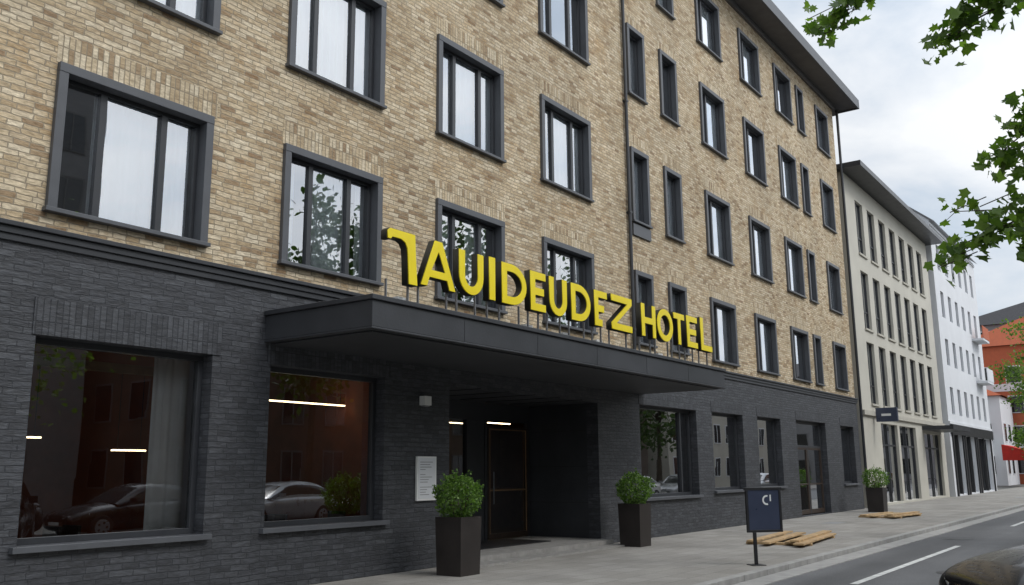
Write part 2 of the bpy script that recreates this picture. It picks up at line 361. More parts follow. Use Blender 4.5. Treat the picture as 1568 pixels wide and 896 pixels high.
q.box(a+.1,b-.1,.165,.245,2.35,2.43,'sash'); q.box(33.2,33.28,.165,.245,.02,2.35,'sash')
for xx in (a+.1,33.28):
    xe=33.2 if xx<33 else b-.1
    q.box(xx,xx+.07,.17,.24,.05,2.35,'wood'); q.box(xe-.07,xe,.17,.24,.05,2.35,'wood'); q.box(xx+.07,xe-.07,.17,.24,2.28,2.35,'wood'); q.box(xx+.07,xe-.07,.17,.24,.05,.2,'wood'); q.box(xx+.07,xe-.07,.17,.24,1.05,1.10,'wood')
G2.face([(a+.1,.205,.1),(b-.1,.205,.1),(b-.1,.205,z1-.1),(a+.1,.205,z1-.1)],'sglass')
e=MB(); ex0,ex1=12.8,18.08; fy=1.85
e.face([(ex0,.26,.0),(ex0,fy,.0),(ex0,fy,3.12),(ex0,.26,3.12)],'canopy'); e.face([(ex1,.26,0),(ex1,.26,3.12),(ex1,fy,3.12),(ex1,fy,0)],'canopy')
e.face([(ex0,.26,3.12),(ex0,fy,3.12),(ex1,fy,3.12),(ex1,.26,3.12)],'soffit')
e.box(ex0+.01,ex1-.01,-.36,fy,-.1,.13,'stone'); e.box(ex0-.3,ex1+.1,-.72,-.37,-.1,.035,'stone')
e.box(14.2,16.9,.5,1.7,.131,.145,'black')
for xx in (13.4,14.3,15.2,16.1,17.0): e.box(xx,xx+.012,-.3,fy-.2,3.105,3.117,'black')
for zz in (.9,1.7,2.5): e.box(ex1-.006,ex1-.001,.27,fy,zz,zz+.012,'black')
q.box(ex0,ex1,fy,fy+.1,2.72,3.12,'sash')
for xx in (12.8,14.3,15.68,16.32,17.98): q.box(xx,xx+.1,fy-.01,fy+.1,.13,2.72,'sash')
q.box(15.79,16.31,fy,fy+.09,.13,2.72,'canopy')
def leaf_door(x0,x1):
    ln='wood'
    q.box(x0,x0+.055,fy-.02,fy+.05,.15,2.6,ln); q.box(x1-.055,x1,fy-.02,fy+.05,.15,2.6,ln); q.box(x0+.055,x1-.055,fy-.02,fy+.05,2.55,2.6,ln); q.box(x0+.055,x1-.055,fy-.02,fy+.05,.15,.26,ln); q.box(x0+.055,x1-.055,fy-.02,fy+.05,1.18,1.21,'brasstrim')
    for xx in (x0+.056,x1-.078): q.box(xx,xx+.022,fy-.024,fy+.0,.26,2.55,'brasstrim')
    q.box(x0+.08,x1-.08,fy-.024,fy+.0,2.53,2.549,'brasstrim')
    q.tube([(x0+.14,fy-.07,.9),(x0+.14,fy-.07,1.6)],.015,'metal'); G2.face([(x0+.055,fy+.02,.26),(x1-.055,fy+.02,.26),(x1-.055,fy+.02,2.55),(x0+.055,fy+.02,2.55)],'sglass')
leaf_door(16.43,17.97)
G2.face([(12.9,fy+.05,.13),(14.3,fy+.05,.13),(14.3,fy+.05,2.72),(12.9,fy+.05,2.72)],'sglass'); G2.face([(14.4,fy+.05,.13),(15.68,fy+.05,.13),(15.68,fy+.05,2.72),(14.4,fy+.05,2.72)],'sglass')
e.obj('entrance_recess',hotel); q.obj('ground_floor_joinery',hotel,bevel=.004)
gl.obj('upper_glass',hotel); G2.obj('ground_floor_glass',hotel)
rm.room(-5,12.5,.262,5.5,.02,3.9,'lobby','floor'); rm.room(12.6,23.9,1.97,7,.1,3.4,'hall','floor')
rm.room(19.4,35.3,.262,1.96,.05,3.9,'room','floor'); rm.room(36,39,.262,4,.05,3.9,'room','floor')
rm.obj('interior_rooms',hotel)
curtain(7.2,7.95,.7,3.4,.55,.04,6)
cu.obj('curtains',hotel,smooth=True)
it=MB()
for (xa,xb,y,z) in [(6.55,7.15,3.2,2.15),(8.3,8.9,3.2,1.98),(10.2,12.4,2.2,2.85),(2.5,4.5,3.2,2.6),(19.4,21.0,4.5,2.9),(17.0,18.2,3.4,2.75)]:  # last two, in the entrance hall, are added for a glow behind the doors
    it.box(xa,xb,y,y+.035,z,z+.025,'led'); it.tube([(xa+.1,y+.025,z+.036),(xa+.1,y+.025,3.38)],.005,'black',5); it.tube([(xb-.1,y+.025,z+.036),(xb-.1,y+.025,3.38)],.005,'black',5)
for fx in (5.9,7.2,9.4,10.7,21.5,25.4,28.8):
    it.box(fx-.4,fx+.4,1.2,1.8,.74,.78,'wood'); it.box(fx-.04,fx+.04,1.5,1.6,.03,.74,'black')
    for sx in (-.7,.5):
        it.box(fx+sx,fx+sx+.4,1.3,1.7,.42,.47,'wood'); it.box(fx+sx+(0 if sx<0 else .36),fx+sx+(.04 if sx<0 else .4),1.3,1.7,.47,.95,'wood')
        for lx in (.02,.35):
            it.box(fx+sx+lx,fx+sx+lx+.03,1.32,1.35,.03,.42,'black'); it.box(fx+sx+lx,fx+sx+lx+.03,1.65,1.68,.03,.42,'black')
it.box(5.2,9.0,1.2,1.32,3.0,3.12,'plank'); it.box(18.6,21.6,4.6,5.2,.1,1.15,'brasstrim')
it.obj('interior_fittings',hotel)
c=MB(); cx0,cx1=8.6,20.35
c.box(cx0,cx1,-2.18,by+.01,3.50,3.86,'canopy'); c.box(cx0-.035,cx1+.035,-2.215,by+.01,3.862,3.93,'canopy'); c.box(cx0-.012,cx1+.012,-2.192,by+.01,3.47,3.498,'canopy')
c.box(cx0+.12,cx1-.12,-2.06,by+.01,3.445,3.468,'soffit')
c.obj('entrance_canopy',hotel,bevel=.008)
c=MB()
x=cx0+1.95
while x<cx1-.5: c.box(x,x+.006,-2.1835,-2.1805,3.505,3.855,'black'); x+=1.95
c.obj('canopy_joints',hotel)
rf=MB()
rf.box(X0-.8,X1+.95,-.85,.02,17.42,17.62,'eave'); rf.box(X0-.85,X1+1.0,-.93,-.852,17.36,17.78,'frame')
rf.box(X0-.8,X1+.95,.022,14.8,17.27,17.62,'eave'); rf.box(X1+.952,X1+1.02,-.93,14.9,17.36,17.78,'frame')
rf.box(X0,X1+.1,-.10,.0,17.2,17.415,'eave')
a=[(X0-.85,-.9,17.785),(X1+1,-.9,17.785),(X1+1,14.9,17.785),(X0-.85,14.9,17.785)]; r1=(X0+6,7,20.6); r2=(X1-6,7,20.6)
rf.face([a[0],a[1],r2,r1],'roof'); rf.face([a[1],a[2],r2],'roof'); rf.face([a[2],a[3],r1,r2],'roof'); rf.face([a[3],a[0],r1],'roof')
rf.obj('roof',hotel)
p=MB(); p.tube([(19.9,-.07,17.3),(19.9,-.07,4.0)],.045,'sash',10)
for z in (5,8,11,14): p.box(19.84,19.96,-.12,0,z,z+.04,'sash')
p.tube([(39.75,-.1,17.3),(39.75,-.1,0)],.06,'sash',10)
p.obj('downpipe',hotel,smooth=False)

# ------------------------------------------------------------ sign letters
sign=empty('hotel_sign')
def glyph(ch,w,h,t):
    s=t; th=t*.92
    def arc(cx,cy,rx,ry,a0,a1,n=14): return [(cx+rx*math.cos(R(a0+(a1-a0)*i/n)),cy+ry*math.sin(R(a0+(a1-a0)*i/n))) for i in range(n+1)]
    if ch=='I': return [[(0,0),(w,0),(w,h),(0,h)]]
    if ch=='L': return [[(0,0),(w,0),(w,th),(s,th),(s,h),(0,h)]]
    if ch=='T': return [[(w/2-s/2,0),(w/2+s/2,0),(w/2+s/2,h-th),(w,h-th),(w,h),(0,h),(0,h-th),(w/2-s/2,h-th)]]
    if ch=='E': return [[(0,0),(w,0),(w,th),(s,th),(s,h/2-th/2),(w*.88,h/2-th/2),(w*.88,h/2+th/2),(s,h/2+th/2),(s,h-th),(w,h-th),(w,h),(0,h)]]
    if ch=='F': return [[(0,0),(w*.6,0),(w*.6,th),(s,th),(s,h/2-th/2),(w*.75,h/2-th/2),(w*.75,h/2+th/2),(s,h/2+th/2),(s,h-th),(w,h-th),(w,h),(0,h)]]
    if ch=='H': return [[(0,0),(s,0),(s,h/2-th/2),(w-s,h/2-th/2),(w-s,0),(w,0),(w,h),(w-s,h),(w-s,h/2+th/2),(s,h/2+th/2),(s,h),(0,h)]]
    if ch=='Z': return [[(0,0),(w,0),(w,th),(s*1.35,th),(w,h-th),(w,h),(0,h),(0,h-th),(w-s*1.35,h-th),(0,th)]]
    if ch=='A': return [[(0,0),(s,0),(s+w*.07,h*.2),(w-s-w*.07,h*.2),(w-s,0),(w,0),(w/2+s*.6,h),(w/2-s*.6,h)],[(s+w*.12,h*.2+th*.85),(w-s-w*.12,h*.2+th*.85),(w/2,h*.78)]]
    if ch=='U': 
        r=w/2; return [[(0,h),(0,r)]+arc(r,r,r,r,180,360)[1:]+[(w,h),(w-s,h),(w-s,r)]+arc(r,r,r-s,r-th,360,180)[1:]+[(s,h)]]
    if ch=='D':
        r=w*.62; ri=r-s*.9
        return [[(0,0),(w-r,0)]+arc(w-r,h/2,r,h/2,-90,90)[1:]+[(0,h)],[(s,th),(w-r,th)]+arc(w-r,h/2,ri,h/2-th,-90,90)[1:]+[(s,h-th)]]
    if ch=='O': return [arc(w/2,h/2,w/2,h/2,0,360,36)[:-1],arc(w/2,h/2,w/2-s,h/2-th,0,360,36)[:-1]]
    if ch=='1':
        return [[(w*.70,0),(w,0),(w*.94,h*.55),(w*.90,h),(.03*w,h),(-.05*w,h*.95),(-.05*w,h*.80),(.05*w,h*.80),(.10*w,h*.85),(w*.42,h*.85),(w*.56,h*.80),(w*.64,h*.70),(w*.67,h*.5)]]
letters=[('1',9.03,9.62,4.22,4.95),('A',9.70,10.48,4.26,4.96),('U',10.58,11.18,4.28,4.95),('I',11.34,11.49,4.28,4.97),('D',11.68,12.37,4.28,4.95),('E',12.50,12.95,4.28,4.95),('U',13.08,13.64,4.28,4.95),('D',13.80,14.46,4.28,4.95),('F',14.62,15.08,4.28,4.95),('Z',15.26,16.08,4.29,4.97),('H',16.5,17.12,4.30,4.97),('O',17.2,17.94,4.29,4.98),('T',18.0,18.52,4.30,4.98),('E',18.66,19.2,4.30,5.0),('L',19.4,20.0,4.30,5.05)]
def curve2d(name,loops,ext,mat,loc,off=0,bev=0):
    cu_=bpy.data.curves.new(name,'CURVE'); cu_.dimensions='2D'; cu_.fill_mode='BOTH'; cu_.extrude=ext; cu_.offset=off; cu_.bevel_depth=bev
    for lp in loops:
        sp=cu_.splines.new('POLY'); sp.points.add(len(lp)-1)
        for i,(x_,y_) in enumerate(lp): sp.points[i].co=(x_,y_,0,1)
        sp.use_cyclic_u=True
    cu_.materials.append(M[mat]); o=bpy.data.objects.new(name,cu_); scene.collection.objects.link(o)
    o.rotation_euler=(R(90),0,0); o.location=loc; o.parent=sign; return o
for i,(ch,a,b,z0,z1) in enumerate(letters):
    lp=glyph(ch,b-a,z1-z0,.134)
    curve2d('letter_face_%s_%d'%(ch,i),lp,.006,'yellow',(a,-2.05,z0),bev=.003)
    curve2d('letter_return_%s_%d'%(ch,i),lp,.055,'signside',(a,-1.985,z0),off=.010)
s=MB()
for (ch,a,b,z0,z1) in letters: 
    for xx in ((a+.05,b-.09) if b-a>.3 else (a+.06,)): s.box(xx,xx+.022,-1.96,-1.93,3.945,z0+.03,'metal'); s.box(xx-.03,xx+.05,-1.98,-1.91,3.93,3.944,'metal')
for xx in (9.5,12.7,13.9,15.1,17.7): s.box(xx,xx+.22,-1.80,-1.70,3.93,4.08,'paper')  # white blocks stand in for pale reflections under the letters
s.obj('posts_and_white_glints',sign)

# ------------------------------------------------------------ menu board, wall lamp
m=MB(); m.box(11.9,12.4,-.085,-.045,1.13,1.87,'paper'); m.box(11.93,12.37,-.09,-.0851,1.16,1.84,'white')
for i in range(14):
    z=1.78-i*.042; ww=random.uniform(.12,.34)
    if i in (4,9): continue
    m.box(11.97,11.97+ww,-.0915,-.0902,z-.012,z,'ink')
m.obj('menu_board')
m=MB(); m.box(11.98,12.16,-.17,-.045,2.74,2.9,'paper'); m.box(12.0,12.14,-.15,-.06,2.72,2.738,'metal'); m.obj('wall_lamp',bevel=.006)

# ------------------------------------------------------------ foliage helpers
def leafcard(mb,c,size,k,shape='maple'):
    n=Vector((random.gauss(0,1),random.gauss(0,1),random.gauss(.6,.9))).normalized()
    a=n.orthogonal().normalized(); a=(Matrix.Rotation(random.random()*6.28,3,n)@a); b=n.cross(a)
    if shape=='maple':
        pr=[(0,-.5),(.22,-.32),(.5,-.2),(.3,.02),(.46,.28),(.18,.22),(0,.55),(-.18,.22),(-.46,.28),(-.3,.02),(-.5,-.2),(-.22,-.32)]
    else: pr=[(0,-.5),(.28,-.05),(.2,.3),(0,.5),(-.2,.3),(-.28,-.05)]
    mb.face([c+(a*px+b*py)*size+n*(.12*size*abs(px)*2) for px,py in pr],k)
def rnd_in():
    while True:
        v=Vector((random.uniform(-1,1),random.uniform(-1,1),random.uniform(-1,1)))
        if v.length<1: return v
def potted(loc,w=.53,h=.9,rot=0.0,seed=0):
    random.seed(seed)
    root=empty('potted_shrub' ,loc)
    p=MB(); a=w/2
    s0=.92
    A=[(-a*s0,-a*s0,0),(a*s0,-a*s0,0),(a*s0,a*s0,0),(-a*s0,a*s0,0)]; Bt=[(-a,-a,h),(a,-a,h),(a,a,h),(-a,a,h)]
    for i in range(4): p.face([A[i],A[(i+1)%4],Bt[(i+1)%4],Bt[i]],'planter')
    p.face(A[::-1],'planter')
    I=[(x_*.88,y_*.88,h) for x_,y_,_ in Bt]; J=[(x_,y_,h-.06) for x_,y_,_ in I]
    for i in range(4): p.face([Bt[i],Bt[(i+1)%4],I[(i+1)%4],I[i]],'planter'); p.face([I[i],I[(i+1)%4],J[(i+1)%4],J[i]],'planter')
    p.face(J,'soil')
    p.obj('planter_box',root,rotz=rot)
    s=MB()
    for i in range(9):
        an=i*.7; s.tube([(0.05*math.cos(an),.05*math.sin(an),h-.06),(.12*math.cos(an),.12*math.sin(an),h+.2),(.25*math.cos(an),.25*math.sin(an),h+.45)],[.012,.009,.004],'bark',5)
    s.obj('stems',root)
    f=MB(); r=w*.72
    for i in range(2800):
        v=rnd_in(); 
        v=v.normalized()*(v.length**.35)
        bump=1+.26*noise.noise(v*2.3+Vector((seed*3.1,0,0)))+.16*noise.noise(v*6)
        c=Vector((v.x*r*bump,v.y*r*bump,h+.30+v.z*r*.9*bump))
        if c.z<h-.02: continue
        leafcard(f,c,random.uniform(.035,.065),'shrubleaf','s')
    for i in range(26):
        v=rnd_in().normalized(); v.z=abs(v.z)
        for j in range(8):
            q_=1.0+.035*j; c=Vector((v.x*r*q_,v.y*r*q_,h+.30+v.z*r*q_*.95)); c+=Vector((random.gauss(0,.012),random.gauss(0,.012),random.gauss(0,.012))); leafcard(f,c,.045,'shrubleaf','s')
    f.obj('shrub_foliage',root); return root
potted((11.78,-1.08,0),seed=1); potted((18.15,-.86,0),seed=2); potted((36.6,-1.25,0),w=.62,seed=3)

def tree(name,loc,H,cr,seed,nl=5000,ls=.16,trunk_r=.16,crown_z=None,flat=1.0,shape='s',extra=None,lm='leaf'):
    random.seed(seed); root=empty(name,loc); t=MB(); cz=crown_z or H-cr
    top=Vector((random.uniform(-.2,.2),random.uniform(-.2,.2),cz+cr*.4))
    t.tube([(0,0,-.1),(0.03,.02,cz*.35),(top.x*.5,top.y*.5,cz*.75),tuple(top)],[trunk_r*1.25,trunk_r,trunk_r*.7,trunk_r*.25],'bark',10)
    cl=[]
    for i in range(34):
        v=rnd_in(); v=v.normalized()*(v.length**.5)
        c=Vector((v.x*cr,v.y*cr,cz+v.z*cr*flat)); cl.append(c)
    for c in cl[:22]:
        st=Vector((0,0,max(cz*.45,cz-cr*.8)+random.uniform(0,cr*.6))); mid=(st+c)/2+Vector((0,0,.15*cr))
        t.tube([st,mid,c],[trunk_r*.4,trunk_r*.22,.012],'bark',6)
    f=MB()
    for i in range(nl):
        c=random.choice(cl); rr=cr*.32
        p=c+Vector((random.gauss(0,rr*.55),random.gauss(0,rr*.55),random.gauss(0,rr*.45)))
        leafcard(f,p,random.uniform(.7,1.3)*ls,lm,shape)
    if extra: extra(t,f)
    t.obj('trunk_and_limbs',root,smooth=True); f.obj('crown_foliage',root); return root
TX,TY=10.6,-15.3
def near_extra(t,f):
    def P(x,y,z): return Vector((x-TX,y-TY,z))
    br=[([(TX,TY,4.6),(10.4,-13.2,6.2),(9.6,-11,6.9),(9.1,-9.3,6.75),(9.0,-8.5,6.3),(9,-8.05,6.05)],[.09,.06,.035,.02,.01,.005]),
        ([(TX,TY,4.2),(10.2,-13,5.3),(9.5,-11,5.95),(9.1,-9.9,5.9),(9.0,-9.15,5.6)],[.08,.05,.03,.012,.005]),
        ([(TX,TY,3.4),(10.2,-13,4.4),(9.5,-11,4.75),(9.0,-9.9,4.6),(9.0,-9.55,4.35)],[.08,.05,.025,.01,.004]),
        ([(TX,TY,3.1),(10.2,-13,3.8),(9.5,-11,4.0),(9.1,-9.9,3.85),(9.0,-9.45,3.68),(9,-9.0,3.42)],[.08,.05,.025,.012,.007,.003]),
        ([(9.1,-9.9,3.85),(9.05,-9.45,3.90),(9.0,-9.2,3.92),(9,-9.1,3.84)],[.008,.006,.004,.002])]
    for pts,r in br: t.tube([P(*p) for p in pts],r,'bark',7)
    an=[(-8.0,6.22,9),(-8.12,6.0,14),(-8.22,6.12,20),(-8.35,6.18,22),(-8.45,6.28,22),(-8.6,6.35,22),(-8.85,6.5,20),(-9.1,6.6,20),
        (-9.15,5.55,10),(-9.27,5.62,18),(-9.38,5.72,26),(-9.5,5.82,30),(-9.62,5.9,34),(-9.75,5.82,34),(-9.85,5.95,34),(-9.95,6.0,34),(-10.2,6.0,34),
        (-9.52,4.38,12),(-9.6,4.33,20),(-9.7,4.42,28),(-9.78,4.25,20),(-9.8,4.6,30),(-9.88,4.72,26),(-9.95,4.5,30),(-10.2,4.7,30),
        (-9.03,3.42,8),(-9.15,3.50,14),(-9.2,3.60,14),(-9.35,3.62,22),(-9.5,3.74,26),(-9.62,3.7,28),(-9.72,3.5,24),(-9.74,3.9,26),(-9.88,3.7,30),(-10.0,3.9,30),(-9.85,4.05,20),(-9.15,3.92,5),(-9.4,3.93,9)]
    for y,z,n in an:
        for i in range(n): leafcard(f,P(9+random.gauss(0,.16),y+random.gauss(0,.065),z+random.gauss(0,.06)),random.uniform(.08,.15),'leaf','maple')
        t.tube([P(9,y,z),P(9.1,y-.3,z+.12)],.005,'bark',4)
tree('maple_tree',(TX,TY,0),9.5,3.6,5,nl=3800,ls=.15,crown_z=6.4,shape='maple',extra=near_extra)
tree('street_tree',(84,-2.6,0),12,2.7,11,nl=3500,ls=.26,crown_z=9.6,flat=1.5)
tree('street_tree',(90,-2.4,0),8,2.6,12,nl=2800,ls=.3,crown_z=4.2)
for i,(x,y,h) in enumerate([(25.5,-17.2,12.5),(35.5,-17.4,13),(45,-17.2,12.5),(56,-17,11),(-6,-17.2,9)]):
    tree('street_tree',(x,y,0),h,3.8,20+i,nl=4200,ls=.34,crown_z=h-3.6,flat=1.1,lm='farleaf')

# ------------------------------------------------------------ lumber, board, bollards
random.seed(4)
def planks(loc,ln,rot):
    p=MB()
    for i in range(2): p.box(-ln*.38+i*ln*.7,-ln*.38+i*ln*.7+.12,-.7,.7,0,.05,'plank')
    for y,wd,o,zz in [(-.68,.22,-.2,.052),(-.38,.20,.25,.052),(.05,.22,-.1,.052),(.45,.2,.3,.052),(-.52,.2,.1,.094)]: p.box(-ln/2+o,ln/2+o,y,y+wd,zz,zz+.04,'plank')
    return p.obj('timber_planks',None,bevel=.004,loc=loc,rotz=rot)
planks((21.2,-3.25,.001),3.5,R(6)); planks((33.2,-2.5,.001),2.6,R(-6))
def board(loc,rot):
    r=empty('information_board',loc); r.rotation_euler[2]=rot
    p=MB(); W_,z0,z1=.66,.58,1.25
    p.box(-.22,-.17,-.02,.03,0,z0-.041,'black'); p.box(-.32,-.07,-.12,.12,0,.012,'black')
    p.box(-W_/2-.02,W_/2+.02,-.02,.03,z1,z1+.045,'black'); p.box(-W_/2,W_/2,-.02,.03,z0-.04,z0,'black'); p.box(-W_/2,-W_/2+.04,-.02,.03,z0,z1,'black'); p.box(W_/2-.04,W_/2,-.02,.03,z0,z1,'black')
    p.obj('stand_frame',r,bevel=.004)
    q_=MB(); q_.box(-W_/2+.042,W_/2-.042,-.01,.02,z0+.002,z1-.002,'panelblue')
    cx,cz=.06,1.08
    for i in range(14):
        a0=R(75+i*15);a1=R(75+(i+1)*15)
        q_.face([(cx+.085*math.cos(a0),-.0135,cz+.085*math.sin(a0)),(cx+.085*math.cos(a1),-.0135,cz+.085*math.sin(a1)),(cx+.055*math.cos(a1),-.0135,cz+.055*math.sin(a1)),(cx+.055*math.cos(a0),-.0135,cz+.055*math.sin(a0))],'paper')
    q_.box(cx+.055,cx+.08,-.014,-.0125,cz-.02,cz+.09,'paper')
    q_.obj('panel',r)
board((15.71,-4.68,0),R(-42))
for i,(x,y) in enumerate([(60,-3.9),(64,-3.9),(68,-3.9),(72,-3.6)]):
    p=MB(); p.tube([(-.4,0,0),(-.4,0,.75),(-.32,0,.85),(.32,0,.85),(.4,0,.75),(.4,0,0)],.03,'black',8); p.obj('bike_stand',None,loc=(x,y,0),rotz=R(90))

# ------------------------------------------------------------ cars
def car(loc,rot,paint,zs_=1.0):
    root=empty('parked_car',loc); root.rotation_euler[2]=rot; root.scale=(1,1,zs_)
    b=MB()
    st=[(0.0,.60,.32,.52,.56),(.05,.74,.24,.60,.66),(.25,.84,.20,.68,.76),(.7,.89,.18,.76,.86),(1.15,.905,.18,.82,.93),(1.5,.91,.18,.86,.97),(2.3,.915,.18,.88,.98),(3.2,.91,.18,.90,1.0),(3.9,.88,.20,.90,1.02),(4.25,.80,.26,.86,.98),(4.38,.70,.34,.74,.86)]
    k=b.mi(paint); ring=[]
    for x,w,zb,zs,zt in st:
        half=[(0,zb),(w*.82,zb),(w*.97,zb+.12),(w,(zb+zs)/2),(w*.97,zs-.03),(w*.86,zs+(zt-zs)*.45),(w*.5,zt-.01),(0,zt)]
        pts=half+[(-a_,z_) for a_,z_ in half[-2:0:-1]]
        base=len(b.v); b.v+=[(x,a_,z_) for a_,z_ in pts]; ring.append((base,len(pts)))
    for i in range(len(ring)-1):
        n=ring[i][1]
        for j in range(n):
            b.f.append((ring[i][0]+j,ring[i+1][0]+j,ring[i+1][0]+(j+1)%n,ring[i][0]+(j+1)%n)); b.m.append(k)
    n=ring[0][1]; b.f.append(tuple(ring[0][0]+j for j in range(n))); b.m.append(k); b.f.append(tuple(ring[-1][0]+j for j in range(n))[::-1]); b.m.append(k)
    b.obj('body',root,smooth=True,subsurf=2)
    gmb=MB(); kg=gmb.mi('carglass'); kp=gmb.mi(paint)
    gs=[(1.25,.74,.90,.93),(1.95,.70,.92,1.38),(2.35,.66,.93,1.45),(3.1,.65,.94,1.44),(3.65,.66,.95,1.33),(4.15,.70,.95,1.0)]
    rg=[]
    for x,w,z0,z1 in gs:
        w0=w+.1; pts=[(w0,z0-.06),(w0-.01,z0+.01),(w+.0,z1-.06 if z1-z0>.1 else z1-.01),(w*.8,z1),(0,z1+.015),(-w*.8,z1),(-w,z1-.06 if z1-z0>.1 else z1-.01),(-w0+.01,z0+.01),(-w0,z0-.06)]
        base=len(gmb.v); gmb.v+=[(x,a_,z_) for a_,z_ in pts]; rg.append(base)
    for i in range(len(rg)-1):
        for j in range(8):
            gmb.f.append((rg[i]+j,rg[i+1]+j,rg[i+1]+j+1,rg[i]+j+1))
            side=j in(1,6); top=j in (2,3,4,5)
            gmb.m.append(kg if side or (top and i in (0,4) and j in (3,4)) else kp)
    gmb.obj('cabin',root,smooth=True,subsurf=1)
    w=MB()
    for x in (.82,3.5):
        for sy in (-1,1):
            y0=sy*.70; y1=sy*.905
            w.tube([(x,y0,.32),(x,y1-sy*.02,.32),(x,y1,.32)],[.32,.32,.29],'tire',28)
            w.tube([(x,y1+sy*.001,.32),(x,y1+sy*.006,.32)],[.21,.20],'rim',20)
            for a_ in range(5):
                an=a_*1.2566; c_=Vector((x+.12*math.cos(an),y1+sy*.008,.32+.12*math.sin(an))); w.tube([c_,c_+Vector((0,sy*.003,0))],.035,'tire',8)
    w.obj('wheels',root,smooth=False)
    d=MB()
    for sy in (-1,1):
        d.tube([(.03,sy*.34,.56),(.07,sy*.48,.57),(.17,sy*.62,.60),(.30,sy*.70,.62)],[.02,.045,.05,.02],'lampg',10)
        d.tube([(4.33,sy*.40,.80),(4.27,sy*.62,.82)],[.03,.04],'redcloth',8)
        d.box(1.55,1.70,sy*.98-.08,sy*.98+.08,.94,1.07,paint)
        d.tube([(1.2,sy*.06,.965),(1.17,sy*.5,.945)],.006,'tire',5)
    d.box(-.015,0.02,-.42,.42,.38,.48,'black'); d.box(-.02,-.016,-.26,.26,.39,.47,'paper'); d.box(4.36,4.40,-.26,.26,.56,.67,'paper')
    d.obj('lamps_and_trim',root,bevel=.01); return root
car((9.06,-8.93,-.1),R(-58),'carblk',1.17)
for x,p in ((8.2,'carblk'),(13.2,'carblk'),(18.4,'carsil'),(23.4,'carblk'),(28.6,'carwht'),(36,'carblk'),(43,'carwht'),(49,'carsil'),(62,'carsil')): car((x,-13.3,-.1),0,p)

# ------------------------------------------------------------ neighbouring buildings
cb=empty('cream_office_building')
A0,A1=40.25,57.0
w=MB(); op=[]
rows3=[(4.4,7.15),(7.75,10.4),(11.2,13.7)]
xs=[41.9+i*2.05 for i in range(7)]
for x in xs:
    for z0,z1 in rows3: op.append((x,x+1.25,z0,z1))
shop=[(43.2,46.2,.1,3.6),(46.6,50.0,.1,3.6),(51.8,55.9,.1,3.4)]
w.wall(A0,A1,-.1,14.6,op+shop,0,'cream',d=.22)
w.face([(A0,0,-.1),(A0,0,14.6),(A0,12,14.6),(A0,12,-.1)],'cream'); w.face([(A1,0,-.1),(A1,12,-.1),(A1,12,14.6),(A1,0,14.6)],'cream')
w.obj('walls',cb)
q=MB()
for x in xs:
    for z0,z1 in rows3:
        q.box(x-.05,x+1.3,-.07,.1,z0-.09,z0-.003,'cream2'); q.box(x+.58,x+.65,.12,.2,z0+.05,z1-.05,'sash'); q.box(x,x+1.25,.13,.19,z0+.8,z0+.86,'sash')
        q.box(x,x+.05,.12,.2,z0,z1,'sash'); q.box(x+1.2,x+1.25,.12,.2,z0,z1,'sash'); q.box(x+.05,x+1.2,.12,.2,z1-.05,z1,'sash')
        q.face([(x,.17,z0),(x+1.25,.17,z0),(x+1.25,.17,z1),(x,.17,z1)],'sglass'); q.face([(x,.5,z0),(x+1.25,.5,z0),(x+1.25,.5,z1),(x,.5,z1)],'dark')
for a,b,z0,z1 in shop:
    q.face([(a,.2,z0),(b,.2,z0),(b,.2,z1),(a,.2,z1)],'sglass'); q.face([(a,2,z0),(b,2,z0),(b,2,z1),(a,2,z1)],'room')
    for xx in (a,(a+b)/2,b-.08): q.box(xx,xx+.08,.13,.19,z0,z1,'sash')
    q.box(a,b,.135,.185,2.6,2.68,'sash')
q.box(A0,A1,-.12,-.003,3.85,4.05,'cream2')
q.box(A0-.4,A1+.5,-.9,12,14.62,14.85,'sash')
q.box(51.5,56.3,-1.5,-.003,3.55,3.75,'sash')
q.obj('windows_and_trim',cb)
ls=empty('projecting_sign'); q=MB(); q.box(42.0,42.2,-1.0,-.12,3.6,4.2,'panelblue'); q.box(42.07,42.13,-.12,0,3.85,3.92,'black'); q.box(41.99,41.997,-.75,-.35,3.84,3.94,'paper'); q.obj('light_box',ls,bevel=.01)

wb=empty('white_apartment_building'); W0,W1=57.6,72.5
w=MB(); op=[]
for i in range(6):
    for j in range(4): op.append((59+i*2.25,59.9+i*2.25,4.7+j*2.9,6.3+j*2.9))
shop=[(58.4,61.2,.1,3.5),(62.2,65.4,.1,3.5),(66.4,71.4,.1,3.5)]
w.wall(W0,W1,-.1,16.2,op+shop,-.2,'white',d=.25)
w.face([(W0,-.2,-.1),(W0,-.2,16.2),(W0,6,21.5),(W0,14,21.5),(W0,14,-.1)],'white')
w.face([(W1,-.2,-.1),(W1,14,-.1),(W1,14,21.5),(W1,6,21.5),(W1,-.2,16.2)],'white')
w.face([(W0-.1,-.5,16.1),(W1,-.5,16.1),(W1,6,21.55),(W0-.1,6,21.55)],'white'); w.face([(W0,6,21.55),(W1,6,21.55),(W1,14,21.52),(W0,14,21.52)],'roof')
w.obj('walls',wb)
q=MB()
for a,b,z0,z1 in op: q.face([(a,-.1,z0),(b,-.1,z0),(b,-.1,z1),(a,-.1,z1)],'sglass'); q.face([(a,.04,z0),(b,.04,z0),(b,.04,z1),(a,.04,z1)],'dark'); q.box(a+.4,a+.46,-.15,-.102,z0,z1,'sash')
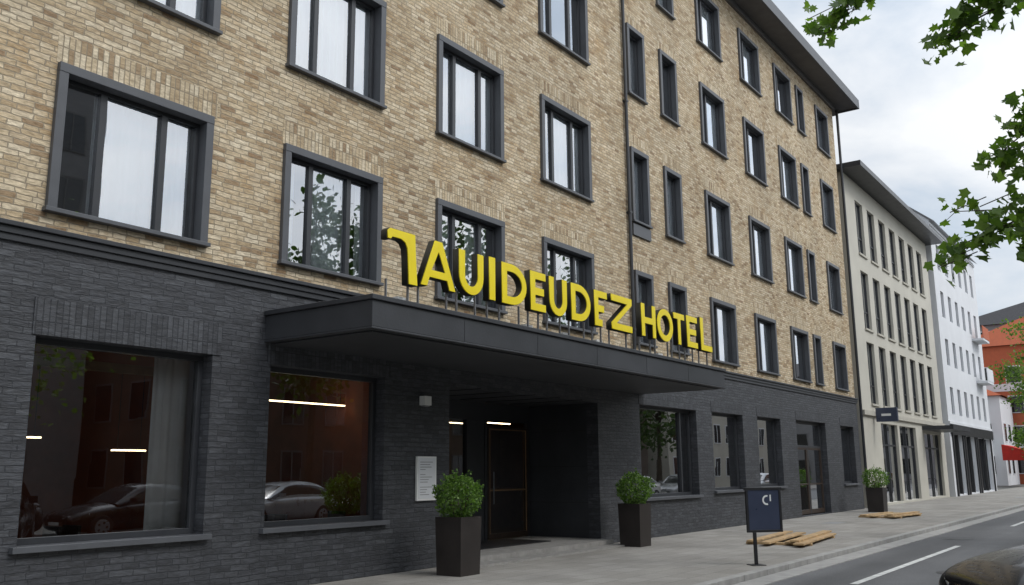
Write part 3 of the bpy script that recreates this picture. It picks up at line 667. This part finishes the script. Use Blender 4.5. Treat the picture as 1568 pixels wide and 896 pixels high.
for a,b,z0,z1 in shop: q.face([(a,-.08,z0),(b,-.08,z0),(b,-.08,z1),(a,-.08,z1)],'sglass'); q.face([(a,.04,z0),(b,.04,z0),(b,.04,z1),(a,.04,z1)],'dark'); q.box(a-.3,a,-.28,-.21,0,3.5,'black'); q.box(b,b+.3,-.28,-.21,0,3.5,'black'); q.box((a+b)/2-.1,(a+b)/2+.1,-.24,-.09,.1,3.5,'black')
q.box(W0+.2,W1-.2,-.34,-.21,3.505,4.05,'black')
q.box(W0,W1,-.27,-.203,4.1,4.25,'white'); q.box(W0,W1,-.27,-.203,15.9,16.05,'white')
q.box(W0+11.0,W0+13.5,-.9,-.203,7.2,7.35,'white'); q.box(W0+11.0,W0+13.5,-.9,-.203,10.1,10.25,'white'); 
q.box(W0+11.0,W0+13.5,-.92,-.88,7.35,8.2,'white'); q.box(W0+11.0,W0+13.5,-.92,-.88,10.25,11.1,'redr')
q.obj('windows_and_trim',wb)

def block(name,x0,x1,y0,y1,h,wallm,roofm,storey=3.1,win=1.3,gap=2.9,band=None,roofh=2.5,faces='WS',fk='white'):
    r=empty(name); w=MB(); w.box(x0,x1,y0,y1,-.1,h,wallm)
    w.face([(x0-.3,y0-.3,h+.01),(x1+.3,y0-.3,h+.01),(x1-2,(y0+y1)/2,h+roofh),(x0+2,(y0+y1)/2,h+roofh)],roofm)
    w.face([(x1+.3,y1+.3,h+.01),(x0-.3,y1+.3,h+.01),(x0+2,(y0+y1)/2,h+roofh),(x1-2,(y0+y1)/2,h+roofh)],roofm)
    w.face([(x0-.3,y1+.3,h+.01),(x0-.3,y0-.3,h+.01),(x0+2,(y0+y1)/2,h+roofh)],roofm); w.face([(x1+.3,y0-.3,h+.01),(x1+.3,y1+.3,h+.01),(x1-2,(y0+y1)/2,h+roofh)],roofm)
    w.obj('walls_and_roof',r); q=MB()
    z=1.0
    while z+1.9<h:
        if 'N' in faces or 'S' in faces:
            x=x0+.9
            while x+win<x1-.5:
                for f in faces:
                    if f=='N': q.box(x-.08,x+win+.08,y1-.02,y1+.05,z-.08,z+1.75,fk); q.box(x,x+win,y1+.001,y1+.056,z,z+1.65,'carglass'); q.box(x+win*.47,x+win*.53,y1+.057,y1+.07,z,z+1.65,fk)
                    if f=='S': q.box(x-.08,x+win+.08,y0-.05,y0+.02,z-.08,z+1.75,fk); q.box(x,x+win,y0-.056,y0-.001,z,z+1.65,'carglass')
                x+=gap
        if 'W' in faces:
            y=y0+.9
            while y+win<y1-.5:
                q.box(x0-.05,x0+.02,y-.08,y+win+.08,z-.08,z+1.75,fk); q.box(x0-.056,x0-.001,y,y+win,z,z+1.65,'carglass'); y+=gap
        if band and int(z/storey)%2==1:
            q.box(x0-.03,x0+.03,y0,y1,z-.9,z-.1,band)
        z+=storey
    q.obj('windows',r); return r
block('red_apartment_building',108,124,-8,8,14.2,'redr','redr',band='white',roofh=3.5,faces='W')
block('stone_apartment_building',112,128,-36,-11,13,'greyr','roof',faces='W',fk='dimframe')
block('slate_mansard_house',126,140,-9,12,19,'greyr','roof',roofh=3,faces='W')
block('white_corner_building',99,107,2.6,12,8.4,'white','redr',faces='WS')
block('grey_office_building',-32,-2,-42,-26,13.5,'greyr','roof',faces='N',gap=2.4,win=1.5,fk='eave')
block('brown_apartment_building',-1,11.5,-40,-25,11,'brownr','roof',faces='N',gap=2.2,win=1.1,fk='dimframe')
block('tower_block',12,22.5,-44,-29,25,'greyr','roof',faces='N',gap=2.0,win=1.2,fk='dimframe')
block('brick_apartment_building',24,70,-40,-25,9,'brownr','roof',faces='NW',fk='dimframe')
block('cream_apartment_building',72,104,-40,-24,11,'cream','roof',faces='NW')
aw=MB(); aw.face([(92,-1.5,2.6),(98,-1.5,2.6),(98,1.9,3.6),(92,1.9,3.6)],'redcloth'); aw.face([(92,-1.5,2.2),(98,-1.5,2.2),(98,-1.5,2.6),(92,-1.5,2.6)],'redcloth'); aw.face([(92,-1.5,2.2),(92,-1.5,2.6),(92,1.9,3.6),(92,1.9,2.2)],'redcloth')
aw.tube([(92.05,-1.45,0),(92.05,-1.45,2.5)],.04,'black'); aw.tube([(97.9,-1.45,0),(97.9,-1.45,2.5)],.04,'black'); aw.obj('shop_awning')
car((86,-3.0,0),R(3),'carblk'); car((74,-7.9,-.1),0,'carblk')

# ------------------------------------------------------------ world, sun, camera
SE,SAZ=46,-78
sd=Vector((math.cos(R(SE))*math.cos(R(SAZ)),math.cos(R(SE))*math.sin(R(SAZ)),math.sin(R(SE))))
world=bpy.data.worlds.new('World'); scene.world=world; world.use_nodes=True
nt=world.node_tree; nt.nodes.clear()
out=nt.nodes.new('ShaderNodeOutputWorld'); bg=N(nt,'ShaderNodeBackground',Strength=.12)
sky=nt.nodes.new('ShaderNodeTexSky'); sky.sky_type='NISHITA'; sky.sun_disc=False; sky.sun_elevation=R(SE); sky.sun_rotation=R(90-SAZ); sky.air_density=1; sky.dust_density=2
tc=nt.nodes.new('ShaderNodeTexCoord'); mp=N(nt,'ShaderNodeMapping'); mp.inputs['Scale'].default_value=(1,1,2.6); mp.inputs['Location'].default_value=(3.1,.4,0); L(nt,tc.outputs['Generated'],mp.inputs[0])
n1=N(nt,'ShaderNodeTexNoise',Scale=2.6,Detail=7.0,Roughness=.55,Distortion=.3); L(nt,mp.outputs[0],n1.inputs['Vector'])
r=ramp(nt,n1.outputs[0],[(.36,(4.9,5.6,6.4)),(.5,(6.0,6.35,6.8)),(.62,(7.3,7.45,7.6))])
dt=nt.nodes.new('ShaderNodeVectorMath'); dt.operation='DOT_PRODUCT'; L(nt,tc.outputs['Generated'],dt.inputs[0]); dt.inputs[1].default_value=sd
dd=math_(nt,'MAXIMUM',dt.outputs['Value'],0.0); dd=math_(nt,'POWER',dd,1.6); dd=math_(nt,'MULTIPLY_ADD',dd,1.5,1.0)
vm=nt.nodes.new('ShaderNodeVectorMath'); vm.operation='SCALE'; L(nt,r.outputs[0],vm.inputs[0]); L(nt,dd,vm.inputs['Scale'])
cf=ramp(nt,n1.outputs[0],[(.32,(.72,)*3),(.5,(.95,)*3)])
L(nt,mixc(nt,cf.outputs[0],sky.outputs[0],vm.outputs[0]),bg.inputs[0]); L(nt,bg.outputs[0],out.inputs[0])
sl=bpy.data.lights.new('sun','SUN'); sl.energy=1.2; sl.angle=R(16); sl.color=(1,.985,.96)
so=bpy.data.objects.new('sun',sl); scene.collection.objects.link(so); so.rotation_euler=(-sd).to_track_quat('-Z','Y').to_euler()

cd=bpy.data.cameras.new('camera'); cd.sensor_width=36; cd.sensor_fit='HORIZONTAL'; cd.lens=1398.1/1568*36; cd.clip_start=.1; cd.clip_end=3000
co=bpy.data.objects.new('camera',cd); scene.collection.objects.link(co)
a,p,ro=R(35.507),R(11.102),R(.502)
fw=Vector((math.cos(a)*math.cos(p),math.sin(a)*math.cos(p),math.sin(p))); rt=Vector((math.sin(a),-math.cos(a),0)); up=rt.cross(fw)
rt2=(rt*math.cos(ro)-up*math.sin(ro)); up2=(rt*math.sin(ro)+up*math.cos(ro))
mw=Matrix((( rt2.x,up2.x,-fw.x,0),(rt2.y,up2.y,-fw.y,-10.583),(rt2.z,up2.z,-fw.z,1.6),(0,0,0,1)))
co.matrix_world=mw
scene.camera=co
